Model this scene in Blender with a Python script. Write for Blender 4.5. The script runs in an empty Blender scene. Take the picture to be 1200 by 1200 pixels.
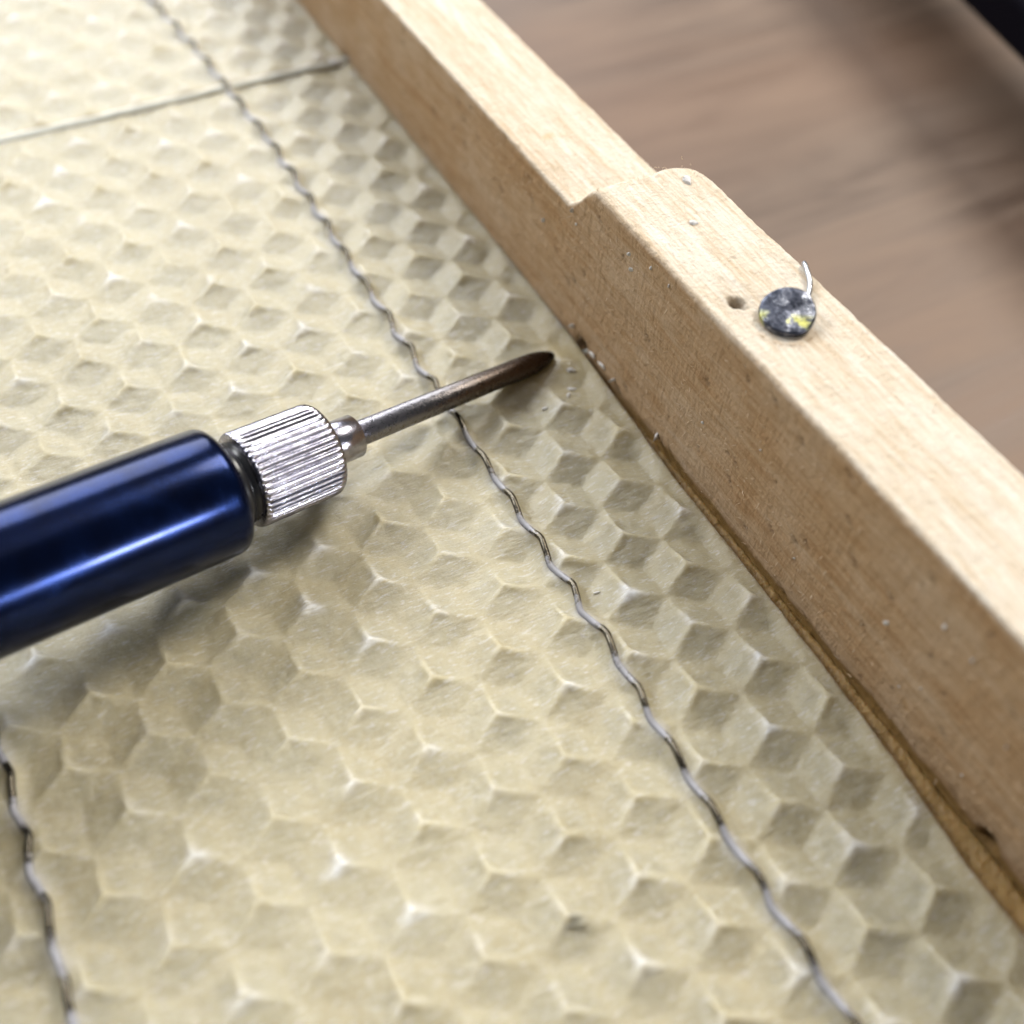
import bpy, math, random
import numpy as np
from mathutils import Vector, Matrix

MM = 0.001
sc = bpy.context.scene

# ------------------------------------------------------------------ camera
# axes: +Y runs along the wooden bar (away), +X out across the bar, z = 0 is the wax sheet
CAM = (-41.58, -70.0, 67.79)
YAW, PITCH, ROLL, FPX = 0.5276, 0.8957, 0.0458, 1301.9
fw = Vector((math.sin(YAW)*math.cos(PITCH), math.cos(YAW)*math.cos(PITCH), -math.sin(PITCH)))
rt = fw.cross(Vector((0, 0, 1))).normalized(); up = rt.cross(fw)
r2 = math.cos(ROLL)*rt + math.sin(ROLL)*up
u2 = -math.sin(ROLL)*rt + math.cos(ROLL)*up
cd = bpy.data.cameras.new('camera'); cam = bpy.data.objects.new('camera', cd)
sc.collection.objects.link(cam); sc.camera = cam
m = Matrix((r2, u2, -fw)).transposed().to_4x4(); m.translation = Vector(CAM)*MM
cam.matrix_world = m
cd.sensor_width = 36; cd.lens = 36*FPX/1200
cd.clip_start = 0.002; cd.clip_end = 20
cd.dof.use_dof = True; cd.dof.focus_distance = 0.0845; cd.dof.aperture_fstop = cd.lens/2.0

# ------------------------------------------------------------------ light
w = bpy.data.worlds.new('World'); sc.world = w; w.use_nodes = True
bg = w.node_tree.nodes['Background']; bg.inputs[0].default_value = (0.97, 0.98, 1.0, 1); bg.inputs[1].default_value = 0.13

def area(name, d, az, el, size, power, col, shape='DISK'):
    """lamp d metres from the work, azimuth from +X towards +Y"""
    l = bpy.data.lights.new(name, 'AREA'); l.shape = shape; l.size = size; l.energy = power; l.color = col
    o = bpy.data.objects.new(name, l); sc.collection.objects.link(o)
    a, e = math.radians(az), math.radians(el)
    p = Vector((math.cos(a)*math.cos(e), math.sin(a)*math.cos(e), math.sin(e)))*d
    o.location = p; o.rotation_euler = (-p).to_track_quat('-Z', 'Y').to_euler()
    return o
area('workshop_lamp', 1.1, 18, 50, 0.46, 11.5, (1.0, 0.945, 0.85))
area('window_light', 1.8, 130, 36, 0.45, 20.0, (0.97, 0.98, 1.0), 'SQUARE')
area('far_window', 2.0, 82, 35, 1.1, 36.0, (0.93, 0.96, 1.0), 'SQUARE')
area('overhead_fill', 1.9, 60, 78, 1.3, 3.0, (0.97, 0.97, 1.0), 'SQUARE')  # added soft fill from above, no such lamp known
area('low_lamp', 2.0, -63, 15, 0.20, 20.0, (0.92, 0.95, 1.0))

vs = sc.view_settings
vs.view_transform = 'Standard'; vs.look = 'None'; vs.exposure = 0; vs.gamma = 1; vs.use_curve_mapping = False
sc.cycles.use_denoising = True
sc.cycles.max_bounces = 7; sc.cycles.diffuse_bounces = 3; sc.cycles.transmission_bounces = 2
sc.cycles.use_adaptive_sampling = True; sc.cycles.adaptive_threshold = 0.03

# ------------------------------------------------------------------ helpers
rng = np.random.default_rng(7)
random.seed(7)
_tab = rng.random((256, 256)).astype(np.float32)

def vnoise(x, y):
    xi = np.floor(x).astype(int); yi = np.floor(y).astype(int)
    fx = x-xi; fy = y-yi
    fx = fx*fx*(3-2*fx); fy = fy*fy*(3-2*fy)
    a = _tab[xi & 255, yi & 255]; b = _tab[(xi+1) & 255, yi & 255]
    c = _tab[xi & 255, (yi+1) & 255]; d = _tab[(xi+1) & 255, (yi+1) & 255]
    return (a*(1-fx)+b*fx)*(1-fy)+(c*(1-fx)+d*fx)*fy

def fbm(x, y, n=3):
    s = 0; amp = 1; t = 0
    for k in range(n):
        s = s+amp*vnoise(x*2**k+17.3*k, y*2**k+5.7*k); t += amp; amp *= .5
    return s/t*2-1

def sstep(a, b, x):
    t = np.clip((x-a)/(b-a), 0, 1); return t*t*(3-2*t)

def mesh_obj(name, verts, faces, mat=None, parent=None, smooth=True, mm=True):
    me = bpy.data.meshes.new(name)
    v = np.asarray(verts, dtype=np.float64)*(MM if mm else 1)
    me.from_pydata(v.tolist(), [], [list(map(int, f)) for f in faces])
    me.polygons.foreach_set('use_smooth', [smooth]*len(me.polygons))
    me.update()
    return link(name, me, mat, parent)

def link(name, me, mat=None, parent=None):
    o = bpy.data.objects.new(name, me); sc.collection.objects.link(o)
    if mat: me.materials.append(mat)
    if parent: o.parent = parent
    return o

def fast_mesh(name, V, quads, mat, parent=None, attrs=None):
    me = bpy.data.meshes.new(name)
    n = len(V); q = len(quads)
    me.vertices.add(n); me.vertices.foreach_set('co', (V*MM).astype(np.float32).ravel())
    me.loops.add(q*4); me.loops.foreach_set('vertex_index', quads.astype(np.int32).ravel())
    me.polygons.add(q); me.polygons.foreach_set('loop_start', np.arange(0, q*4, 4, dtype=np.int32))
    me.polygons.foreach_set('use_smooth', np.ones(q, dtype=bool))
    me.update(calc_edges=True); me.validate()
    for k, a in (attrs or {}).items():
        at = me.attributes.new(k, 'FLOAT', 'POINT'); at.data.foreach_set('value', a.astype(np.float32))
    return link(name, me, mat, parent)

def grid_quads(nu, nv, off=0, flip=False, wrap=False):
    i = np.arange(nu-1)[:, None]; jn = nv if wrap else nv-1
    j = np.arange(jn)[None, :]
    j1 = (j+1) % nv
    a = i*nv+j; b = (i+1)*nv+j; c = (i+1)*nv+j1; d = i*nv+j1
    q = np.stack([a, b, c, d], -1).reshape(-1, 4)
    if flip: q = q[:, ::-1]
    return q+off

def empty(name, loc=(0, 0, 0)):
    o = bpy.data.objects.new(name, None); sc.collection.objects.link(o)
    o.location = Vector(loc)*MM; o.empty_display_size = 0.005
    return o

def tag(o, label=None, cat=None, group=None, kind=None):
    if label: o['label'] = label
    if cat: o['category'] = cat
    if group: o['group'] = group
    if kind: o['kind'] = kind
    return o

def tube(path, rad, n=12, cap=True):
    """verts, faces of a tube along path (mm); rad scalar or per point"""
    P = np.asarray(path, float); k = len(P)
    R = np.broadcast_to(np.asarray(rad, float), (k,))
    T = np.gradient(P, axis=0); T /= np.linalg.norm(T, axis=1)[:, None]
    ref = np.array([0, 0, 1.]) if abs(T[0, 2]) < .9 else np.array([1., 0, 0])
    V = []
    for p, t, r in zip(P, T, R):
        s = np.cross(t, ref); s /= np.linalg.norm(s); u = np.cross(s, t)
        for a in range(n):
            an = 2*math.pi*a/n
            V.append(p+r*(math.cos(an)*s+math.sin(an)*u))
    F = [(i*n+j, i*n+(j+1) % n, (i+1)*n+(j+1) % n, (i+1)*n+j) for i in range(k-1) for j in range(n)]
    if cap:
        F.append(tuple(range(n))[::-1]); F.append(tuple((k-1)*n+j for j in range(n)))
    return V, F

# ------------------------------------------------------------------ materials
class N:
    """small node-tree builder"""
    def __init__(s, name):
        s.mat = bpy.data.materials.new(name); s.mat.use_nodes = True
        s.t = s.mat.node_tree; s.p = s.t.nodes['Principled BSDF']
    def new(s, typ, **kw):
        n = s.t.nodes.new(typ)
        for k, v in kw.items(): setattr(n, k, v)
        return n
    def l(s, a, b): s.t.links.new(a, b)
    def put(s, sock, v):
        if hasattr(v, 'links') or hasattr(v, 'is_linked'): s.l(v, sock)
        else: sock.default_value = v
    def coords(s, scale=(1, 1, 1), rot=(0, 0, 0)):
        tc = s.new('ShaderNodeTexCoord'); mp = s.new('ShaderNodeMapping')
        mp.inputs['Scale'].default_value = scale; mp.inputs['Rotation'].default_value = rot
        s.l(tc.outputs['Object'], mp.inputs[0]); return mp.outputs[0]
    def noise(s, vec, scale, detail=4, rough=.55, dist=0.0):
        n = s.new('ShaderNodeTexNoise'); s.l(vec, n.inputs['Vector'])
        n.inputs['Scale'].default_value = scale; n.inputs['Detail'].default_value = detail
        n.inputs['Roughness'].default_value = rough; n.inputs['Distortion'].default_value = dist
        return n.outputs['Fac']
    def ramp(s, fac, stops):
        r = s.new('ShaderNodeValToRGB'); e = r.color_ramp.elements
        while len(e) < len(stops): e.new(.5)
        for i, (p, c) in enumerate(stops):
            e[i].position = p; e[i].color = c if len(c) == 4 else (*c, 1)
        s.l(fac, r.inputs[0]); return r.outputs[0]
    def val(s, fac, a, b, c, d):
        r = s.new('ShaderNodeMapRange'); s.put(r.inputs[0], fac)
        for i, v in enumerate((a, b, c, d)): r.inputs[i+1].default_value = v
        return r.outputs[0]
    def math(s, op, a, b=0.0):
        n = s.new('ShaderNodeMath', operation=op); s.put(n.inputs[0], a); s.put(n.inputs[1], b); return n.outputs[0]
    def mix(s, fac, a, b, blend='MIX'):
        n = s.new('ShaderNodeMix', data_type='RGBA', blend_type=blend)
        s.put(n.inputs[0], fac); s.put(n.inputs[6], a if not isinstance(a, tuple) else (*a[:3], 1))
        s.put(n.inputs[7], b if not isinstance(b, tuple) else (*b[:3], 1)); return n.outputs[2]
    def attr(s, name):
        n = s.new('ShaderNodeAttribute'); n.attribute_name = name; return n.outputs['Fac']
    def bump(s, h, dist, strength=1.0, prev=None):
        b = s.new('ShaderNodeBump'); b.inputs['Distance'].default_value = dist*MM; b.inputs['Strength'].default_value = strength
        s.l(h, b.inputs['Height'])
        if prev is not None: s.l(prev, b.inputs['Normal'])
        return b.outputs[0]
    def set(s, **kw):
        for k, v in kw.items(): s.put(s.p.inputs[k.replace('_', ' ')], v)
        return s.mat

def c4(r, g, b): return (r, g, b, 1)

def wax_material():
    n = N('wax')
    v = n.coords((1000, 1000, 1000))                      # mm
    vs_ = n.coords((1000*.35, 1000*2.2, 1000), (0, 0, math.radians(28)))   # streaks
    vs2 = n.coords((1000*.5, 1000*2.6, 1000), (0, 0, math.radians(-20)))
    cloud = n.noise(v, .14, 4, .6)
    fine = n.noise(v, 2.2, 5, .65)
    base = n.ramp(cloud, [(.3, (.408, .345, .198)), (.72, (.472, .416, .266))])
    base = n.mix(n.val(fine, .4, .75, 0, .3), base, (.53, .495, .395))
    bloom = n.attr('bloom')
    bl = n.math('MULTIPLY', bloom, n.val(n.noise(vs_, 1.6, 5, .7), .32, .55, 0, 1))
    base = n.mix(bl, base, (.74, .735, .72))
    # scuffs: fine pale scratches in two directions, with the windows' haze painted in pale
    sc1 = n.val(n.noise(n.coords((1000*.75, 1000*2.6, 1000), (0, 0, math.radians(35))), 1.5, 4, .65), .57, .69, 0, .42)
    sc2 = n.val(n.noise(n.coords((1000*.7, 1000*2.4, 1000), (0, 0, math.radians(-40))), 1.3, 4, .65), .575, .69, 0, .40)
    base = n.mix(n.math('MAXIMUM', sc1, sc2), base, (.72, .72, .70))
    dk = n.val(n.noise(n.coords((1000*.8, 1000*2.4, 1000), (0, 0, math.radians(10))), 2.2, 4, .7), .39, .28, 0, .5)
    base = n.mix(dk, base, (.27, .225, .13))
    melt = n.attr('melt')
    base = n.mix(n.math('MULTIPLY', melt, .55), base, (.50, .40, .20))
    speck = n.noise(v, .9, 2, .5)
    base = n.mix(n.val(speck, .80, .83, 0, .7), base, (.10, .07, .04))
    h1 = n.noise(vs_, 2.4, 6, .68)
    h2 = n.noise(vs2, 3.4, 5, .7)
    h3 = n.noise(v, 1.0, 4, .6)
    amt = n.val(melt, 0, 1, 1, .15)
    h4 = n.noise(n.coords((1000*.8, 1000*1.6, 1000), (0, 0, math.radians(30))), 1.7, 3, .6)
    b = n.bump(h3, .12, 1.0)
    b = n.bump(n.math('MULTIPLY', h1, amt), .09, 1.0, b)
    cb = n.bump(n.math('MULTIPLY', h1, amt), .15, 1.0, n.bump(n.math('MULTIPLY', h4, amt), .24, 1.0, n.bump(h3, .32, 1.0)))
    cb = n.bump(n.math('MULTIPLY', h2, amt), .05, 1.0, cb)
    ro = n.val(fine, .3, .7, .34, .5)
    cro = n.math('SUBTRACT', n.val(fine, .3, .7, .05, .14), n.math('MULTIPLY', melt, .08))
    n.set(Coat_Weight=n.val(n.noise(v, .35, 4, .6), .3, .55, .7, 1.0), Coat_Roughness=cro, Coat_Normal=cb)
    n.p.subsurface_method = 'RANDOM_WALK'
    n.set(Base_Color=base, Roughness=ro, Normal=b, IOR=1.44)
    n.p.inputs['Subsurface Weight'].default_value = 1.0
    n.p.inputs['Subsurface Radius'].default_value = (1.0, 1.02, 1.12)
    n.p.inputs['Coat IOR'].default_value = 1.6
    n.p.inputs['Subsurface Scale'].default_value = 2.5*MM
    return n.mat

def wood_material():
    n = N('bar_wood')
    v = n.coords((1000, 1000, 1000))
    g = n.coords((1000, 1000*.06, 1000*1.0), (math.radians(5), 0, math.radians(3)))
    rings = n.noise(g, .75, 4, .6, .8)
    fib = n.noise(n.coords((1000, 1000*.10, 1000), (math.radians(-4), 0, 0)), 3.0, 5, .7)
    blot = n.noise(v, .13, 4, .6)
    col = n.ramp(rings, [(.34, (.77, .62, .45)), (.46, (.85, .73, .58)), (.58, (.89, .80, .67)), (.72, (.92, .85, .75))])
    col = n.mix(n.val(fib, .36, .56, .55, 0), col, (.60, .42, .22))
    col = n.mix(n.val(blot, .5, .75, 0, .30), col, (.90, .83, .71))
    fuzz = n.noise(v, 3.5, 6, .75)
    col = n.mix(n.val(fuzz, .64, .76, 0, .45), col, (.40, .25, .12))
    yel = n.noise(v, .5, 3, .6)
    col = n.mix(n.val(yel, .66, .78, 0, .45), col, (.66, .44, .14))
    # shade of the inner face painted in: its sawn wood multiplied browner
    col = n.mix(n.math('MULTIPLY', n.attr('inner_shade'), n.val(blot, .3, .7, 1.0, .75)), col, (.64, .47, .305), 'MULTIPLY')
    # amber wax and propolis soaked in along the groove, near-black brown in the holes and chips
    col = n.mix(n.attr('amber'), col, (.38, .225, .075))
    col = n.mix(n.attr('pit_dark'), col, (.06, .032, .016))
    saw = n.noise(n.coords((1000, 1000*1.6, 1000*.28), (math.radians(-35), 0, 0)), 1.1, 4, .65)
    b = n.bump(n.noise(v, 1.4, 6, .75), .28, 1.0, n.bump(saw, .25, 1.0))
    b = n.bump(fib, .07, 1.0, b)
    b = n.bump(fuzz, .12, 1.0, b)
    ro = n.val(n.attr('amber'), 0, 1, .72, .38)
    n.set(Base_Color=col, Roughness=ro, Normal=b)
    n.p.inputs['Subsurface Weight'].default_value = .0
    n.p.inputs['Specular IOR Level'].default_value = .3
    return n.mat

def table_material():
    n = N('table_wood')
    rot = (0, 0, math.radians(62))
    g = n.coords((1000*.012, 1000*.13, 1000*.05), rot)
    big = n.noise(n.coords((1000*.006, 1000*.03, 1000*.02), rot), 1.0, 3, .5, .8)
    grain = n.noise(g, 1.0, 6, .65, 1.2)
    col = n.ramp(grain, [(.30, (.075, .043, .026)), (.45, (.13, .083, .055)), (.62, (.175, .117, .08)), (.8, (.215, .15, .106))])
    col = n.mix(n.val(big, .42, .7, 0, .55), col, (.20, .108, .06))
    fine = n.noise(n.coords((1000*.03, 1000*.9, 1000*.1), rot), 1.0, 5, .7)
    col = n.mix(n.val(fine, .55, .8, 0, .25), col, (.15, .10, .075))
    n.set(Base_Color=col, Roughness=n.val(grain, .3, .7, .45, .65), Normal=n.bump(fine, .15, .5))
    return n.mat

def simple(name, col, rough, metal=0, bumpscale=None, bumpd=.05, **kw):
    n = N(name)
    v = n.coords((1000, 1000, 1000))
    var = n.noise(v, .8, 4, .6)
    base = n.mix(n.val(var, .3, .7, 0, 1), tuple(c*.86 for c in col), tuple(min(1, c*1.1) for c in col))
    n.set(Base_Color=base, Roughness=n.val(var, .3, .7, rough*.85, rough*1.15), Metallic=metal)
    if bumpscale: n.set(Normal=n.bump(n.noise(v, bumpscale, 4, .6), bumpd))
    for k, val in kw.items(): n.p.inputs[k.replace('_', ' ')].default_value = val
    return n.mat

def handle_material():
    n = N('blue_anodised_metal')
    # tool local x = axis; fine turning marks run round the barrel
    tm = n.noise(n.coords((1000*9, 1000*.25, 1000*.25)), 1.0, 4, .7)
    sm = n.noise(n.coords((1000, 1000, 1000)), .35, 4, .6)
    scr = n.noise(n.coords((1000*.5, 1000*3, 1000*3)), 1.0, 4, .75)
    col = n.mix(n.val(sm, .35, .7, 0, 1), (.0007, .0045, .026), (.0014, .010, .056))
    col = n.mix(n.val(scr, .70, .78, 0, .35), col, (.03, .06, .16))
    ro = n.math('ADD', n.val(tm, .3, .7, .16, .24), n.val(sm, .55, .75, 0, .10))
    n.set(Base_Color=col, Metallic=.85, Roughness=ro, Normal=n.bump(tm, .012, .5))
    n.p.inputs['Coat Weight'].default_value = .10; n.p.inputs['Coat Roughness'].default_value = .12
    return n.mat

def chrome_material():
    n = N('nickel_plating')
    v = n.coords((1000, 1000, 1000))
    pit = n.noise(v, 3.2, 5, .7); mott = n.noise(v, .9, 4, .6)
    col = n.mix(n.val(mott, .4, .7, 0, 1), (.42, .41, .46), (.24, .23, .28))
    n.set(Base_Color=col, Metallic=1.0, Roughness=n.val(mott, .3, .7, .14, .28), Normal=n.bump(pit, .025, .8))
    return n.mat

def rod_material(length):
    n = N('heat_tinted_steel')
    tc = n.new('ShaderNodeTexCoord'); sp = n.new('ShaderNodeSeparateXYZ'); n.l(tc.outputs['Object'], sp.inputs[0])
    v = n.coords((1000, 1000, 1000))
    mott = n.noise(v, 2.0, 5, .7)
    t = n.math('ADD', n.math('MULTIPLY', sp.outputs[0], 1000/length), n.val(mott, 0, 1, -.12, .12))
    # x runs back from the tip: dark burnt point, brown, straw, then bare steel
    col = n.ramp(t, [(.0, (.020, .014, .012)), (.09, (.04, .026, .02)), (.22, (.075, .055, .045)), (.46, (.12, .10, .088)), (.70, (.19, .178, .18)), (1, (.28, .27, .29))])
    ro = n.val(mott, .3, .7, .20, .38)
    n.set(Base_Color=col, Metallic=1.0, Roughness=ro, Normal=n.bump(n.noise(v, 4, 4, .7), .05, .8))
    return n.mat

def wire_material():
    n = N('crimped_wire_metal')
    v = n.coords((1000, 1000, 1000))
    coat = n.math('ADD', n.attr('coat'), n.val(n.noise(v, 2.2, 4, .65), .3, .7, -.35, .35))
    cf = n.val(coat, .34, .74, 0, 1)
    col = n.mix(cf, (.10, .088, .068), (.33, .325, .35))
    n.set(Base_Color=col, Metallic=n.val(cf, 0, 1, 1, 0), Roughness=n.val(cf, 0, 1, .24, .5),
          Normal=n.bump(n.noise(v, 3, 4, .7), .06, .8))
    return n.mat

def nail_material():
    n = N('galvanised_nail')
    v = n.coords((1000, 1000, 1000))
    a = n.noise(v, 1.1, 5, .7); b_ = n.noise(v, .55, 3, .6)
    col = n.ramp(a, [(.40, (.03, .034, .048)), (.54, (.10, .108, .14)), (.66, (.42, .44, .50))])
    # smear of yellow paint on the hammered head
    sp = n.new('ShaderNodeSeparateXYZ'); tc = n.new('ShaderNodeTexCoord'); n.l(tc.outputs['Object'], sp.inputs[0])
    d = n.math('ADD', n.math('MULTIPLY', sp.outputs[0], -380.0), n.math('MULTIPLY', sp.outputs[1], -420.0))
    ym = n.math('MULTIPLY', n.val(d, .05, .45, 0, 1), n.val(b_, .52, .60, 0, .8))
    ym = n.math('MULTIPLY', ym, n.val(d, .75, 1.0, 1, 0))
    col = n.mix(ym, col, (.42, .42, .06))
    n.set(Base_Color=col, Metallic=n.val(ym, 0, 1, .95, .2), Roughness=n.val(a, .3, .7, .45, .22),
          Normal=n.bump(n.noise(v, 1.6, 4, .65), .10, .8))
    return n.mat

M_wax = wax_material(); M_wood = wood_material(); M_table = table_material()
M_wire = wire_material(); M_nail = nail_material(); M_handle = handle_material(); M_chrome = chrome_material()
M_black = simple('black_plastic', (.004, .0035, .006), .9, Specular_IOR_Level=.03)
M_rubber = simple('black_rubber', (.012, .012, .014), .3)
M_crumb = simple('white_wax', (.70, .68, .66), .5, 0, 3.0, .1)
M_waxed = simple('wax_coated_wire', (.66, .66, .60), .4, .0, 2.0, .15)
M_fibre = simple('pale_wood_fibre', (.74, .58, .40), .7)
M_galv = simple('bright_wire', (.50, .53, .58), .28, 1.0, 3.0, .06)
M_amber = simple('amber_wax', (.33, .205, .07), .55, 0, 1.6, .3, Subsurface_Weight=.4)
M_amber.node_tree.nodes['Principled BSDF'].inputs['Subsurface Radius'].default_value = (1, .6, .2)
M_amber.node_tree.nodes['Principled BSDF'].inputs['Subsurface Scale'].default_value = .6*MM

# ------------------------------------------------------------------ setting: table
H1, H0, T = 16.3, 12.75, 9.0          # half-width of wide / narrow side bar, its thickness
ZT = -H1
def slab(name, x0, x1, y0, y1, z0, z1, mat, parent=None, bevel=0, rotz=0, origin=(0, 0, 0)):
    V = [(x, y, z) for z in (z0, z1) for x, y in ((x0, y0), (x1, y0), (x1, y1), (x0, y1))]
    F = [(3, 2, 1, 0), (4, 5, 6, 7), (0, 1, 5, 4), (1, 2, 6, 5), (2, 3, 7, 6), (3, 0, 4, 7)]
    o = mesh_obj(name, V, F, mat, parent, smooth=False)
    o.location = Vector(origin)*MM; o.rotation_euler = (0, 0, rotz)
    if bevel:
        b = o.modifiers.new('bevel', 'BEVEL'); b.width = bevel*MM; b.segments = 3
    return o
tb = slab('table', -420, 520, -420, 620, ZT-30, ZT-.02, M_table)
tag(tb, 'brown grained wooden table top under the hive frame', 'table', kind='structure')

# ------------------------------------------------------------------ wooden side bar
YS1, YS0 = -9.4, -5.0                 # the shoulder: wide (near) to narrow (far)
HOLES = [(43.9, 0.0), (-9.6, .35), (-60.7, .1)]
def build_bar(frame):
    y0, y1 = -150, 190
    ys = np.concatenate([np.arange(y0, -80, 1.2), np.arange(-80, 12, .22), np.arange(12, 70, .4), np.arange(70, y1+1, 1.5)])
    nv_in, nv_top, nv_out, nv_bot = 120, 52, 30, 12
    c = .38
    prof = []                            # (u along x/T 0..1, w in -1..1, face)
    for k in range(nv_in): prof.append((0, -1+2*k/nv_in, 0))
    for k in range(nv_top): prof.append((k/nv_top, 1, 1))
    for k in range(nv_out): prof.append((1, 1-2*k/nv_out, 2))
    for k in range(nv_bot): prof.append((1-k/nv_bot, -1, 3))
    prof = np.array(prof); P = len(prof)
    Y = np.repeat(ys[:, None], P, 1); U = np.repeat(prof[None, :, 0], len(ys), 0); Wd = np.repeat(prof[None, :, 1], len(ys), 0)
    face = np.repeat(prof[None, :, 2], len(ys), 0)
    X = U*T
    # rounded shoulder on the outer corner
    rnd = np.where(X > T-2.6, 2.6-np.sqrt(np.clip(2.6**2-(X-(T-2.6))**2, 0, None)), 0)*.9
    tstep = sstep(YS1-rnd-.3, YS0-rnd*.5-.2, Y+.25*fbm(X*.7, Y*.7))
    H = H1+(H0-H1)*tstep
    # soften long edges
    Z = Wd*H
    e = .32+.16*fbm(Y*.9, X*0+3.1, 4)
    dx = np.minimum(X, T-X); dz = H-np.abs(Z)
    lx = np.clip(1-dx/e, 0, 1); lz = np.clip(1-dz/e, 0, 1)
    near_e = (lx > 0) & (lz > 0)
    q = np.sqrt(lx**2+lz**2); s = np.where(q > 1, 1/np.maximum(q, 1e-6), 1)
    cx = np.where(X < T/2, e-lx*e*s, T-e+lx*e*s); cz = np.sign(Z)*(H-e+lz*e*s)
    X = np.where(near_e, cx, X); Z = np.where(near_e, cz, Z)
    # sawn roughness
    rough_in = .07*fbm(Y*.5, Z*.9, 4)+.05*fbm(Y*2.5, Z*2.5, 3)+.10*fbm(Y*.06, Z*.3, 2)
    rough_top = .05*fbm(Y*.6+9, X*1.1, 4)+.05*fbm(Y*.05, X*.2, 2)+.03*fbm(Y*3, X*3, 2)
    X = X-np.where(face == 0, rough_in, 0)+np.where(face == 2, rough_in, 0)
    Z = Z+np.where(face == 1, rough_top, 0)
    # saw groove that the sheet sits in (shallow), with amber wax soaked in
    gro = np.exp(-((Z+.6)/.8)**2)*(face == 0)
    X = X+.25*gro
    amb = np.exp(-(np.clip(np.abs(Z+.5)-.55+.5*fbm(Y*.5, Z*.6+2, 3), 0, None)/.28)**2)*(face == 0)*sstep(-5, -22, Y)
    pit_dark = np.zeros_like(Z)
    for hy, hz in HOLES:
        d = np.hypot(Y-hy, (Z-hz)*1.0); k = np.exp(-(d/.75)**4)*(face == 0)
        X = X+1.4*k; pit_dark = np.maximum(pit_dark, k*.95)
        pit_dark = np.maximum(pit_dark, .35*np.exp(-(d/1.5)**2)*(face == 0))
    # the empty nail hole in the top
    d = np.hypot((X-2.25)*1.0, (Y+24.95)*.85)+.25*fbm(X*2, Y*2, 3)
    k = np.exp(-(d/.48)**4)*(face == 1); Z = Z-1.6*k; pit_dark = np.maximum(pit_dark, k*.93)
    # dark chips on the inner face
    for _ in range(80):
        cy = rng.uniform(-75, 30); cz = rng.uniform(0, 15.5); ln = rng.uniform(.18, .6); wd = rng.uniform(.07, .17)
        k = np.exp(-(((Y-cy)*.8+(Z-cz)*.6)/ln)**2-((-(Y-cy)*.6+(Z-cz)*.8)/wd)**2)*(face == 0)
        X = X+.2*k; pit_dark = np.maximum(pit_dark, .6*k)
    V = np.stack([X, Y, Z], -1).reshape(-1, 3)
    q = grid_quads(len(ys), P, wrap=True, flip=True)
    o = fast_mesh('side_bar', V, q, M_wood, frame, {'inner_shade': ((face == 0)*sstep(0, .5, H-np.abs(Z))).ravel(), 'amber': np.clip(amb, 0, 1).ravel(), 'pit_dark': np.clip(pit_dark, 0, 1).ravel()})
    o['label'] = 'pale wooden side bar with a shouldered step'
    return o

frame = tag(empty('hive_frame', (0, 0, 0)), 'pale wooden beehive frame bar with a stepped shoulder beside the wax', 'hive frame')
bar = build_bar(frame)

# ------------------------------------------------------------------ wax foundation
A = 5.3
LAT0 = np.array([-10.39, -46.22])       # one cell centre (deep point)
E0 = np.array([.8660254, -.5])
ES = [E0, np.array([E0[0]*-.5-E0[1]*.8660254, E0[0]*.8660254+E0[1]*-.5]), np.array([E0[0]*-.5+E0[1]*.8660254, -E0[0]*.8660254+E0[1]*-.5])]
DEP = .37

def cell_field(x, y, o=(0., 0.)):
    """rhombic base height, distance to the hexagon edge, closeness to the raised corner"""
    a1 = np.array([A, 0]); a2 = np.array([A/2, A*.8660254])
    px = x-LAT0[0]-o[0]; py = y-LAT0[1]-o[1]
    j = py/a2[1]; i = (px-j*a2[0])/A
    best = np.full(x.shape, 1e9); bx = np.zeros_like(x); by = np.zeros_like(x)
    i0 = np.floor(i); j0 = np.floor(j)
    for di in (0, 1):
        for dj in (0, 1):
            cx = (i0+di)*A+(j0+dj)*a2[0]; cy = (j0+dj)*a2[1]
            d = (px-cx)**2+(py-cy)**2
            m_ = d < best
            best = np.where(m_, d, best); bx = np.where(m_, px-cx, bx); by = np.where(m_, py-cy, by)
    proj = [bx*e[0]+by*e[1] for e in ES]
    sm_ = .07; mx = sm_*np.log(sum(np.exp(p_/sm_) for p_ in proj))
    h = -DEP+2*DEP/(A/math.sqrt(3))*mx
    ed = np.full(x.shape, 1e9)
    for k in range(6):
        an = math.radians(60*k); ed = np.minimum(ed, A/2-(bx*math.cos(an)+by*math.sin(an)))
    cr = np.full(x.shape, 1e9)
    for e in ES:
        cr = np.minimum(cr, np.hypot(bx-e[0]*A/math.sqrt(3), by-e[1]*A/math.sqrt(3)))
    return h, ed, cr

EDGE_Y = np.array([-200, -66, -61, -53.5, -45.7, -38.4, -24.3, -14, -8, 4, 20, 39, 200.])
EDGE_X = np.array([-3.4, -2.2, -2.2, -1.5, -1.2, -1.15, -.95, -.35, -.05, .22, .25, .25, .25])
WY = np.array([-200, -66, -51, -46, -37, -24, -8, 8, 20, 33, 45, 57, 64, 200.])
WX = np.array([-15.6, -14.75, -14.55, -14.45, -13.98, -13.95, -13.85, -13.8, -13.55, -13.55, -14.2, -14.9, -15.7, -17.])
PER = 4.78
def wire_xyz(y, x0, ph=0.0):
    t = 2*math.pi*(y+13.0+ph)/PER
    t = t+.5*fbm(y*.12, y*0+.3, 2)
    x = x0+(.17+.10*fbm(y*.15+4, y*0, 1))*(np.sin(t+.9)-np.sin(3*(t+.9))/9)+.12*fbm(y*.35, y*0+1.5, 2)
    z = .46+.20*np.cos(t)+.10*fbm(y*.2+5, y*0+2.2, 2)
    return x, z, np.cos(t)
def wire1(y): return wire_xyz(y, np.interp(y, WY, WX))
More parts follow.
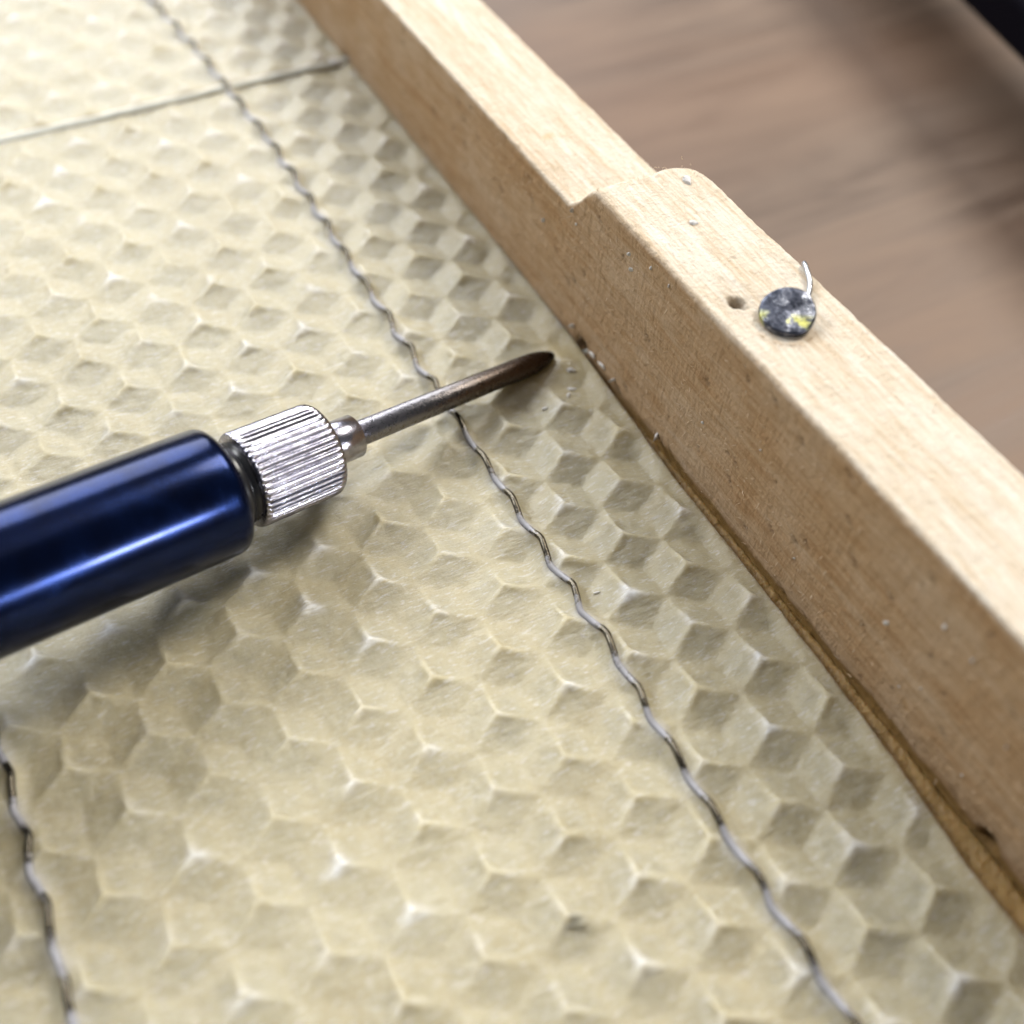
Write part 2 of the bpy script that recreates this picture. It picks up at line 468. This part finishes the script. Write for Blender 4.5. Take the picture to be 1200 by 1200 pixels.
def wire2(y): return wire_xyz(y, np.interp(y, [-200, -40, 60], [-53.3, -53.7, -53.5]), 1.2)

def sheet_height(x, y):
    wx_ = x+.22*fbm(x*.3, y*.3, 2)+.07*fbm(x*1.1, y*1.1, 2); wy_ = y+.22*fbm(x*.3+40, y*.3+11, 2)+.07*fbm(x*1.1+7, y*1.1, 2)
    # the rolled lattice runs very slightly off the ideal
    wy2 = wy_+.018*(wy_+47)*-1.0*(wy_ > -47)
    h, ed, cr = cell_field(wx_, wy2)
    h = .25*sum(cell_field(wx_+a_, wy2+b_)[0] for a_, b_ in ((.08, .02), (-.02, .08), (-.08, -.02), (.02, -.08)))
    n1 = fbm(x*.28+3, y*.28+8, 3)
    soft = np.clip(.92+.38*n1, .45, 1.25)*(.80+.42*sstep(-19, -11, x))
    h = h*soft
    wall = np.exp(-(ed/.42)**2)*(.0+.10*np.clip(fbm(x*.4+70, y*.4+20, 3)+.1, 0, 1))
    corner = np.exp(-(cr/1.15)**2)*np.exp(-(ed/.30)**2)
    h = h+wall+.36*corner*np.clip(.7+.9*fbm(x*.22+31, y*.22, 2), .1, 1)
    # thin sharp lips left standing along parts of the cell walls
    h = h+.03*np.exp(-(ed/.15)**2)*np.clip(2.2*fbm(x*.45+15, y*.45+33, 3), 0, 1)
    # worn flat tops
    cap = .60+.10*n1
    h = np.where(h > cap, cap+.25*(h-cap), h)
    h = h+.05*fbm(x*.8+50, y*.8, 3)+.035*fbm(x*1.6, y*1.6, 3)+.03*fbm(x*.7+.9*y, y*2.6, 2)
    bloom = np.clip(np.exp(-(ed/.42)**2)*np.exp(-(cr/.95)**2)*(.30+1.8*fbm(x*.35+9, y*.35, 3)), 0, 1)
    # melted track where the hot tip presses the cross wire in
    ym = np.where(y > 15, 44.2-.02*(x+14), -9.7+.03*x)
    dm = np.abs(y-ym)
    tr = np.exp(-(dm/1.0)**2)*np.where(y > 15, 1., sstep(-30, -8, x))
    tip = np.exp(-(((x+4.0)/6.5)**2+((y+10.4)/3.2)**2))
    melt = np.clip(np.maximum(tr*.8, tip), 0, 1)
    flat = -.12+.08*fbm(x*.5, y*.5, 2)+.34*tip
    h = h*(1-.75*melt)+flat*.75*melt
    h = h-.22*np.exp(-(dm/.45)**2)*(y > 15)
    # wax welled up round the crimped wires
    for f in (wire1, wire2):
        xw, zw, cw = f(y)
        d = np.abs(x-xw)
        k = np.exp(-(d/.62)**2)
        tgt = zw-.10-.16*cw
        h = h*(1-k)+tgt*k
        bloom = np.maximum(bloom, np.exp(-(d/.55)**2)*np.clip(.25-.6*cw, 0, .8))
    # lift of the loose curl at the near side is separate geometry
    h = h+.30*fbm(x*.03+2, y*.03, 2)*sstep(-1, -14, x)
    return h, bloom, melt

fnd = tag(empty('wax_foundation', (-14, -9, 0)), 'cream embossed beeswax foundation sheet of hexagonal cells with crimped wire', 'wax sheet')
def child_fix(o, par):
    o.parent = par; o.matrix_parent_inverse = Matrix.Translation(-par.location); return o

def build_sheet():
    us = np.concatenate([np.linspace(-130, -64, 60)[:-1], np.arange(-64, -.001, .165), [0.0]])
    ys = np.concatenate([np.linspace(-130, -74, 60)[:-1], np.arange(-74, 16, .165), np.arange(16, 92, .34), np.linspace(92, 170, 60)])
    Y, U = np.meshgrid(ys, us, indexing='ij')
    ex = np.interp(ys, EDGE_Y, EDGE_X)+.10*fbm(ys*.5, ys*0+4, 3)
    X = U+(ex[:, None])*sstep(-9, 0, U)
    h, bloom, melt = sheet_height(X, Y)
    # the cut edge rounds off
    de = ex[:, None]-X
    h = np.where(de < 1.6, h*sstep(0, 1.6, de)+.15*(1-sstep(0, 1.6, de)), h)
    top = np.stack([X, Y, h], -1).reshape(-1, 3)
    hb, _, _ = cell_field(X, Y)
    _, edb, _ = cell_field(X, Y, E0*A/math.sqrt(3))      # the back side's cells, offset
    _, edf, _ = cell_field(X, Y)
    zb = hb*.92-.34-.12*fbm(X*.25+60, Y*.25, 3)-.95*np.exp(-(edb/.46)**2)-.18*np.exp(-(edf/.42)**2)
    zb = np.minimum(zb, h-.34)
    bot = np.stack([X, Y, zb], -1).reshape(-1, 3)
    ny, nu = Y.shape; n = ny*nu
    q = [grid_quads(ny, nu, flip=True), grid_quads(ny, nu, off=n)]
    idx = np.arange(n).reshape(ny, nu)
    for line, fl in ((idx[:, -1], 1), (idx[:, 0], 0), (idx[0], 1), (idx[-1], 0)):
        s = np.stack([line[:-1], line[1:], line[1:]+n, line[:-1]+n], -1)
        q.append(s if fl == 0 else s[:, ::-1])
    V = np.concatenate([top, bot]); q = np.concatenate(q)
    a = lambda t: np.concatenate([t.ravel(), np.zeros(n)])
    return fast_mesh('sheet', V, q, M_wax, None, {'bloom': a(bloom), 'melt': np.concatenate([melt.ravel(), melt.ravel()*0])})
child_fix(build_sheet(), fnd)

def build_wire(fn, y0, y1, name, par, rad=.255):
    ys = np.arange(y0, y1, .14)
    x, z, cw = fn(ys)
    V, F = tube(np.stack([x, ys, z], -1), rad, 12)
    o = mesh_obj(name, V, F, M_wire)
    at = o.data.attributes.new('coat', 'FLOAT', 'POINT')
    cv = np.repeat(.46-.46*cw+.22*fbm(ys*.25, ys*0+y0, 2)+.30*sstep(-40, -62, ys)-.0, 12)
    at.data.foreach_set('value', cv.astype(np.float32))
    return child_fix(o, par)
build_wire(wire1, -130, 170, 'crimped_wire', fnd)
build_wire(wire2, -130, 170, 'crimped_wire', fnd)

# straight frame wires pressed in across the sheet, running into the bar's holes
for hy, hz, z0 in ((43.9, 0.0, -.06), (-9.6, -.75, -.75)):
    xs = np.arange(-125, 2.0, .5)
    ysw = hy+np.where(hy > 0, -.02*(xs+0), .03*xs)*1.0+.05*fbm(xs*.15, xs*0+hy, 2)
    zs = np.where(xs > -2, hz, z0)+.06*fbm(xs*.2, xs*0+2*hy, 2)
    V, F = tube(np.stack([xs, ysw, zs], -1), .44+.14*fbm(xs*.6, xs*0+hy, 3), 10)
    mesh_obj('frame_wire', V, F, M_waxed, frame)

# amber seam of wax along the foot of the bar
def seam():
    ys = np.arange(-130, -12, .35); prof = 9
    V = []
    for y in ys:
        ex = float(np.interp(y, EDGE_Y, EDGE_X))
        x0 = ex-.5; x1 = .12
        for k in range(prof):
            t = k/(prof-1)
            x = x0+(x1-x0)*t
            z = -1.05+.40*t+.16*float(fbm(np.array(x*2.0), np.array(y*1.7), 4))
            V.append((x, y, z))
    q = grid_quads(len(ys), prof, flip=True)
    o = mesh_obj('wax_seam', V, q, M_amber)
    s = o.modifiers.new('thickness', 'SOLIDIFY'); s.thickness = .4*MM; s.offset = -1
    return o
sm = child_fix(seam(), fnd); sm['label'] = 'amber seam of old wax along the foot of the bar'

# lifted curl of wax near the lower edge
def curl(cx, cy, cz, s, rz):
    V = []; nu, nv = 14, 7
    for i in range(nu):
        a = -0.4+2.6*i/(nu-1)
        for j in range(nv):
            t = j/(nv-1)-.5
            wd = 2.6*s*(1-.5*(i/(nu-1)))
            x = t*wd; y = s*(.9*math.sin(a)-.2*t*t); z = s*.75*(1-math.cos(a))*.6+.08*math.sin(5*t+a)
            V.append((cx+x*math.cos(rz)-y*math.sin(rz), cy+x*math.sin(rz)+y*math.cos(rz), cz+z))
    o = mesh_obj('wax_curl', V, grid_quads(nu, nv), M_wax)
    m_ = o.modifiers.new('thickness', 'SOLIDIFY'); m_.thickness = .16*MM
    return o

# ------------------------------------------------------------------ nail and wire tail in the bar
def build_nail():
    na = mesh_root = None
    n_ = 64; V = []; F = []
    rings = [(0, .42), (.5, .42), (1.0, .42), (1.5, .41), (1.9, .40), (2.02, .37), (2.09, .28), (2.1, .10), (2.12, -.05), (2.02, -.22), (1.5, -.30), (.75, -.36), (.72, -1.6), (.70, -9.0), (.05, -12.0)]
    for r, z in rings:
        for a in range(n_):
            an = 2*math.pi*a/n_
            irr = 1+.012*math.sin(3*an+1)+.008*math.sin(7*an)
            dz = (.10*math.sin(2*an+.5)+.02*math.sin(5*an))*min(1, r/2) if z > -.25 else 0
            V.append((r*irr*math.cos(an), r*irr*math.sin(an), z+dz-.10*math.exp(-((r*math.cos(an)-.6)**2+(r*math.sin(an)+.4)**2)/.6)*(z > 0)))
    k = len(rings)
    F = [(i*n_+j, (i+1)*n_+j, (i+1)*n_+(j+1) % n_, i*n_+(j+1) % n_) for i in range(k-1) for j in range(n_)]
    o = mesh_obj('nail', V, F, M_nail, frame)
    o.location = Vector((4.25, -27.9, H1+.62))*MM; o.rotation_euler = (math.radians(10), math.radians(-13), 0); o.scale = (.93, .93, .93)
    o['label'] = 'grey galvanised nail with a hammered head and yellow smear'
    return o
build_nail()
pts = [(9.35, -23.9, H1-1.4), (9.3, -23.7, H1-.3), (9.0, -23.75, H1+.25), (8.55, -24.6, H1+.38), (7.95, -25.75, H1+.34), (7.0, -26.8, H1+.32), (6.2, -27.4, H1+.30), (5.4, -28.1, H1+.28)]
def smooth_path(p, n):
    p = np.array(p, float); t = np.linspace(0, len(p)-1, n); out = []
    for u in t:
        i = min(int(u), len(p)-2); f = u-i
        p0 = p[max(i-1, 0)]; p1 = p[i]; p2 = p[i+1]; p3 = p[min(i+2, len(p)-1)]
        out.append(.5*((2*p1)+(-p0+p2)*f+(2*p0-5*p1+4*p2-p3)*f*f+(-p0+3*p1-3*p2+p3)*f**3))
    return np.array(out)
V, F = tube(smooth_path(pts, 50), .20, 12)
wt = mesh_obj('wire_tail', V, F, M_galv, frame)

# torn fibres along the bar: fuzzy edge, splinters round the nail
def fibres():
    V = []; F = []
    def fib(p, d, ln, r):
        d = np.array(d, float); d /= np.linalg.norm(d); p = np.array(p, float)
        bend = rng.normal(0, .35, 3)
        path = [p, p+d*ln*.5, p+d*ln+bend*ln*.4]
        v, f = tube(path, [r, r*.8, r*.25], 4, cap=False); o = len(V)
        V.extend(v); F.extend([tuple(i+o for i in q) for q in f])
    for _ in range(420):
        y = rng.uniform(-70, -10.5); fib((rng.uniform(-.03, .25), y, H1-.03-rng.uniform(0, .15)), rng.normal(0, 1, 3)+np.array([-.7, .3, .5]), rng.uniform(.12, .42), rng.uniform(.012, .03))
    for _ in range(90):
        y = rng.uniform(-4, 40); fib((rng.uniform(-.03, .25), y, H0-.05), rng.normal(0, 1, 3)+np.array([-.7, .3, .5]), rng.uniform(.12, .4), rng.uniform(.012, .03))
    for _ in range(1100):
        y = rng.uniform(-72, 8); zmax = 15.8 if y < -9.4 else 12
        fib((.05, y, rng.uniform(0, 1)**.9*zmax), rng.normal(0, 1, 3)*np.array([.5, 1, .8])+np.array([-.45, .2, .3]), rng.uniform(.15, .6), rng.uniform(.018, .045))
    for _ in range(45):
        x = rng.uniform(0, T); fib((x, -9.3+rng.normal(0, .35), H1-.1), rng.normal(0, 1, 3)+np.array([0, .8, .4]), rng.uniform(.1, .35), rng.uniform(.012, .03))
    for _ in range(40):
        an = rng.uniform(3.2, 5.4); fib((4.0+2.1*math.cos(an), -28.1+2.1*math.sin(an), H1-.02), (math.cos(an), math.sin(an), .5), rng.uniform(.2, .6), rng.uniform(.02, .04))
    o = mesh_obj('torn_fibres', V, F, M_fibre, frame); o['kind'] = 'stuff'; return o
fibres()

# ------------------------------------------------------------------ hot embedding tool
TIP = Vector((-3.017, -9.57, .50)); AXD = Vector((-.9690, -.1911, .1600)).normalized()
tool = tag(empty('wire_embedder', TIP), 'dark blue pen shaped heating tool with knurled silver nut and thin tip', 'hand tool')
tool.rotation_euler = AXD.to_track_quat('X', 'Z').to_euler()

def lathe(name, prof, n, mat, parent=tool, rfun=None, smooth=True):
    """prof: (distance along axis from the tip, radius)"""
    V = []
    for x, r in prof:
        for a in range(n):
            an = 2*math.pi*a/n
            rr = r if rfun is None else rfun(x, r, a, n)
            V.append((x, rr*math.cos(an), rr*math.sin(an)))
    k = len(prof)
    F = [(i*n+j, i*n+(j+1) % n, (i+1)*n+(j+1) % n, (i+1)*n+j) for i in range(k-1) for j in range(n)]
    F.append(tuple(range(n))[::-1]); F.append(tuple((k-1)*n+j for j in range(n)))
    return mesh_obj(name, V, F, mat, parent, smooth)
def arc(x0, r0, rad, a0, a1, n=6):
    return [(x0+rad*math.cos(math.radians(a0+(a1-a0)*k/n)), r0+rad*math.sin(math.radians(a0+(a1-a0)*k/n))) for k in range(n+1)]
S_SL, S_NF, S_NB, S_HF = 20.7, 23.6, 30.7, 31.8
rod = lathe('heating_tip', [(-.10, .10), (-.06, .26), (.12, .42), (.5, .56), (1.2, .76), (2.2, .91), (3.0, .95), (8, .98), (S_SL+2, 1.02)], 32, rod_material(19.5))
rod['label'] = 'thin steel tip burnt brown at its point'
NK = 46
def knurl(x, r, a, n):
    ph = (a/n*NK) % 1
    tri = abs(ph-.5)*2
    k = min(1, max(0, (x-S_NF-.15)/.35))*min(1, max(0, (S_NB-.12-x)/.3))
    wob = .008*math.sin(x*5.1+a*.9)*k
    return r-(.30*(1-tri)**1.1)*k+wob if r > 2.6 else r
nut_prof = [(S_NF+.02, 1.5), (S_NF, 2.5), (S_NF+.03, 3.2), (S_NF+.16, 3.48), (S_NF+.4, 3.66)]+[(S_NF+.4+(S_NB-S_NF-.75)*k/18, 3.70) for k in range(1, 19)]+[(S_NB-.2, 3.66), (S_NB-.03, 3.5), (S_NB, 2.9), (S_NB, 2.0)]
nut = lathe('knurled_nut', nut_prof, NK*6, M_chrome, rfun=knurl)
lathe('sleeve', [(S_SL, .9), (S_SL, 1.6), (S_SL+.12, 1.72), (S_NF+1.5, 1.75)], 40, M_chrome, nut)
nut['label'] = 'knurled silver clamping nut'
hp = [(S_HF+.35, 3.0), (S_HF+.25, 3.9)]+[(S_HF+.25+.9*(1-math.cos(a)), 3.92+.88*math.sin(a)) for a in [math.radians(12*k) for k in range(1, 8)]]+[(S_HF+1.3, 4.82), (S_HF+4, 4.82), (S_HF+14, 4.76), (S_HF+60, 4.7), (S_HF+118, 4.7), (S_HF+120, 4.2)]
hd = lathe('handle', hp, 96, M_handle); hd['label'] = 'dark blue metal barrel'
lathe('retaining_ring', [(S_NB-.3, 2.4), (S_NB-.2, 3.0), (S_NB+.15, 3.1), (S_NB+.3, 2.75), (S_NB+.5, 2.75), (S_NB+.6, 3.25), (S_NB+.9, 3.3), (S_HF+.1, 3.3), (S_HF+.8, 3.3)], 64, M_rubber, hd)

# ------------------------------------------------------------------ wax crumbs and curls
def crumb(name, x, y, z, s, mat=M_crumb, label=None, group=None, sq=(1, 1, .6), cat='wax crumb'):
    V = []; n, k = 7, 4
    ph = rng.random(3)*6
    V.append((0, 0, -sq[2]*s))
    for i in range(1, k):
        th = math.pi*i/k
        for j in range(n):
            an = 2*math.pi*j/n
            r = s*(1+.28*math.sin(2*an+ph[0])+.18*math.sin(3*an+ph[1]+i))
            V.append((sq[0]*r*math.sin(th)*math.cos(an), sq[1]*r*math.sin(th)*math.sin(an), -sq[2]*s*math.cos(th)))
    V.append((0, 0, sq[2]*s))
    F = [(0, 1+(j+1) % n, 1+j) for j in range(n)]
    for i in range(k-2):
        F += [(1+i*n+j, 1+i*n+(j+1) % n, 1+(i+1)*n+(j+1) % n, 1+(i+1)*n+j) for j in range(n)]
    L = len(V)-1; b = 1+(k-2)*n
    F += [(b+j, b+(j+1) % n, L) for j in range(n)]
    o = mesh_obj(name, V, F, mat, smooth=False)
    o.location = Vector((x, y, z))*MM
    o.rotation_euler = (rng.uniform(-.4, .4), rng.uniform(-.4, .4), rng.uniform(0, 6))
    if label: tag(o, label, cat, group)
    return o
for (x, y), s, lb in (((7.17, -11.25), .42, 'larger white wax crumb on the bar top beside the rounded step'), ((4.55, -16.0), .30, 'small white wax crumb on the bar top between the step and the nail hole')):
    crumb('wax_crumb', x, y, H1+.08, s, label=lb, group='white wax crumbs on the bar top')
for y, z, s in ((-1.8, 8.6, .24), (-6.3, 12.6, .26), (-7.0, 11.7, .18), (-14.7, 14.1, .24), (-15.2, 13.0, .26), (-17.6, 14.9, .24), (-20.0, 15.0, .2), (-47.6, 7.75, .26),
                (-26.7, 6.8, .16), (-51.0, 12.0, .24), (-53.5, 11.8, .2), (-51.8, 5.9, .15), (-50.5, 4.1, .14), (-39, 4.4, .14), (-57, 3.0, .15), (-58, 8.6, .13), (-62, 9.8, .17), (-33, 10, .12)):
    crumb('wax_crumb', -.05, y, z, s*.8, label='tiny pale wax crumb stuck to the shaded inner face of the bar', group='wax crumbs on the inner face', sq=(.6, 1, 1))
crumb('wax_lump', -1.3, 43.8, .25, .75, label='rough pale wax lump where the cross wire enters the bar', sq=(1.2, .8, .5), cat='wax lump')
for y, z, s in ((-21.9, .7, .45), (-11.4, .9, .42), (-13.0, 1.0, .4), (-8.0, 1.5, .38), (-15.0, 1.0, .35)):
    crumb('wax_crumb', -.1, y, z, s, label='translucent wax smear along the foot of the bar', group='wax smears at the foot of the bar', sq=(.35, 1.5, .6))
def on_sheet(x, y):
    h, _, _ = sheet_height(np.array([[x]]), np.array([[y]])); return float(h[0, 0])
for x, y, s, sq, lb in ((-2.3, -11.6, .42, (1, .5, .5), 'glossy white wax flake on the sheet just below the hot tool tip'),
                        (-3.3, -13.4, .36, (1.3, .4, .4), 'white wax sliver on the sheet between the tool tip and the bar foot'),
                        (-3.9, -14.0, .34, (.4, 1.2, .4), 'upright white wax sliver crossing another near the bar foot'),
                        (-6.5, -14.5, .22, (1, 1, .6), 'tiny wax grain on the sheet under the middle of the tool tip'),
                        (-29.4, -6.0, .2, (1, 1, .5), 'tiny wax grain on the sheet beside the knurled nut'),
                        (-12.2, -32.6, .2, (.5, 1.3, .5), 'narrow wax sliver on the sheet beside the crimped wire')):
    crumb('wax_crumb', x, y, on_sheet(x, y)+.05, s, label=lb, group='wax crumbs on the sheet', sq=sq)

cx_, cy_ = -25.9, -53.0
cu = curl(cx_, cy_, on_sheet(cx_, cy_)+.02, .55, math.radians(-20))
tag(cu, 'small lifted white curl of wax on the foundation sheet', 'wax curl')

# ------------------------------------------------------------------ assumed black rail, made up for the dark corner and shadow band
ra = -math.atan(.25)
rail = tag(empty('assumed_rail', (75.0, 0, ZT)), 'assumed black rail at the far table corner, raised to cast the shadow band', 'rail')
rail.rotation_euler = (0, 0, ra)
slab('assumed_rail_bar', 0, 22, -90, 190, 12, 18, M_black, rail, bevel=1)
for yy in (-86, 178):  # unseen feet, made up to hold the rail at shadow height
    slab('foot', 3, 19, yy, yy+8, -.02, 12.2, M_black, rail)
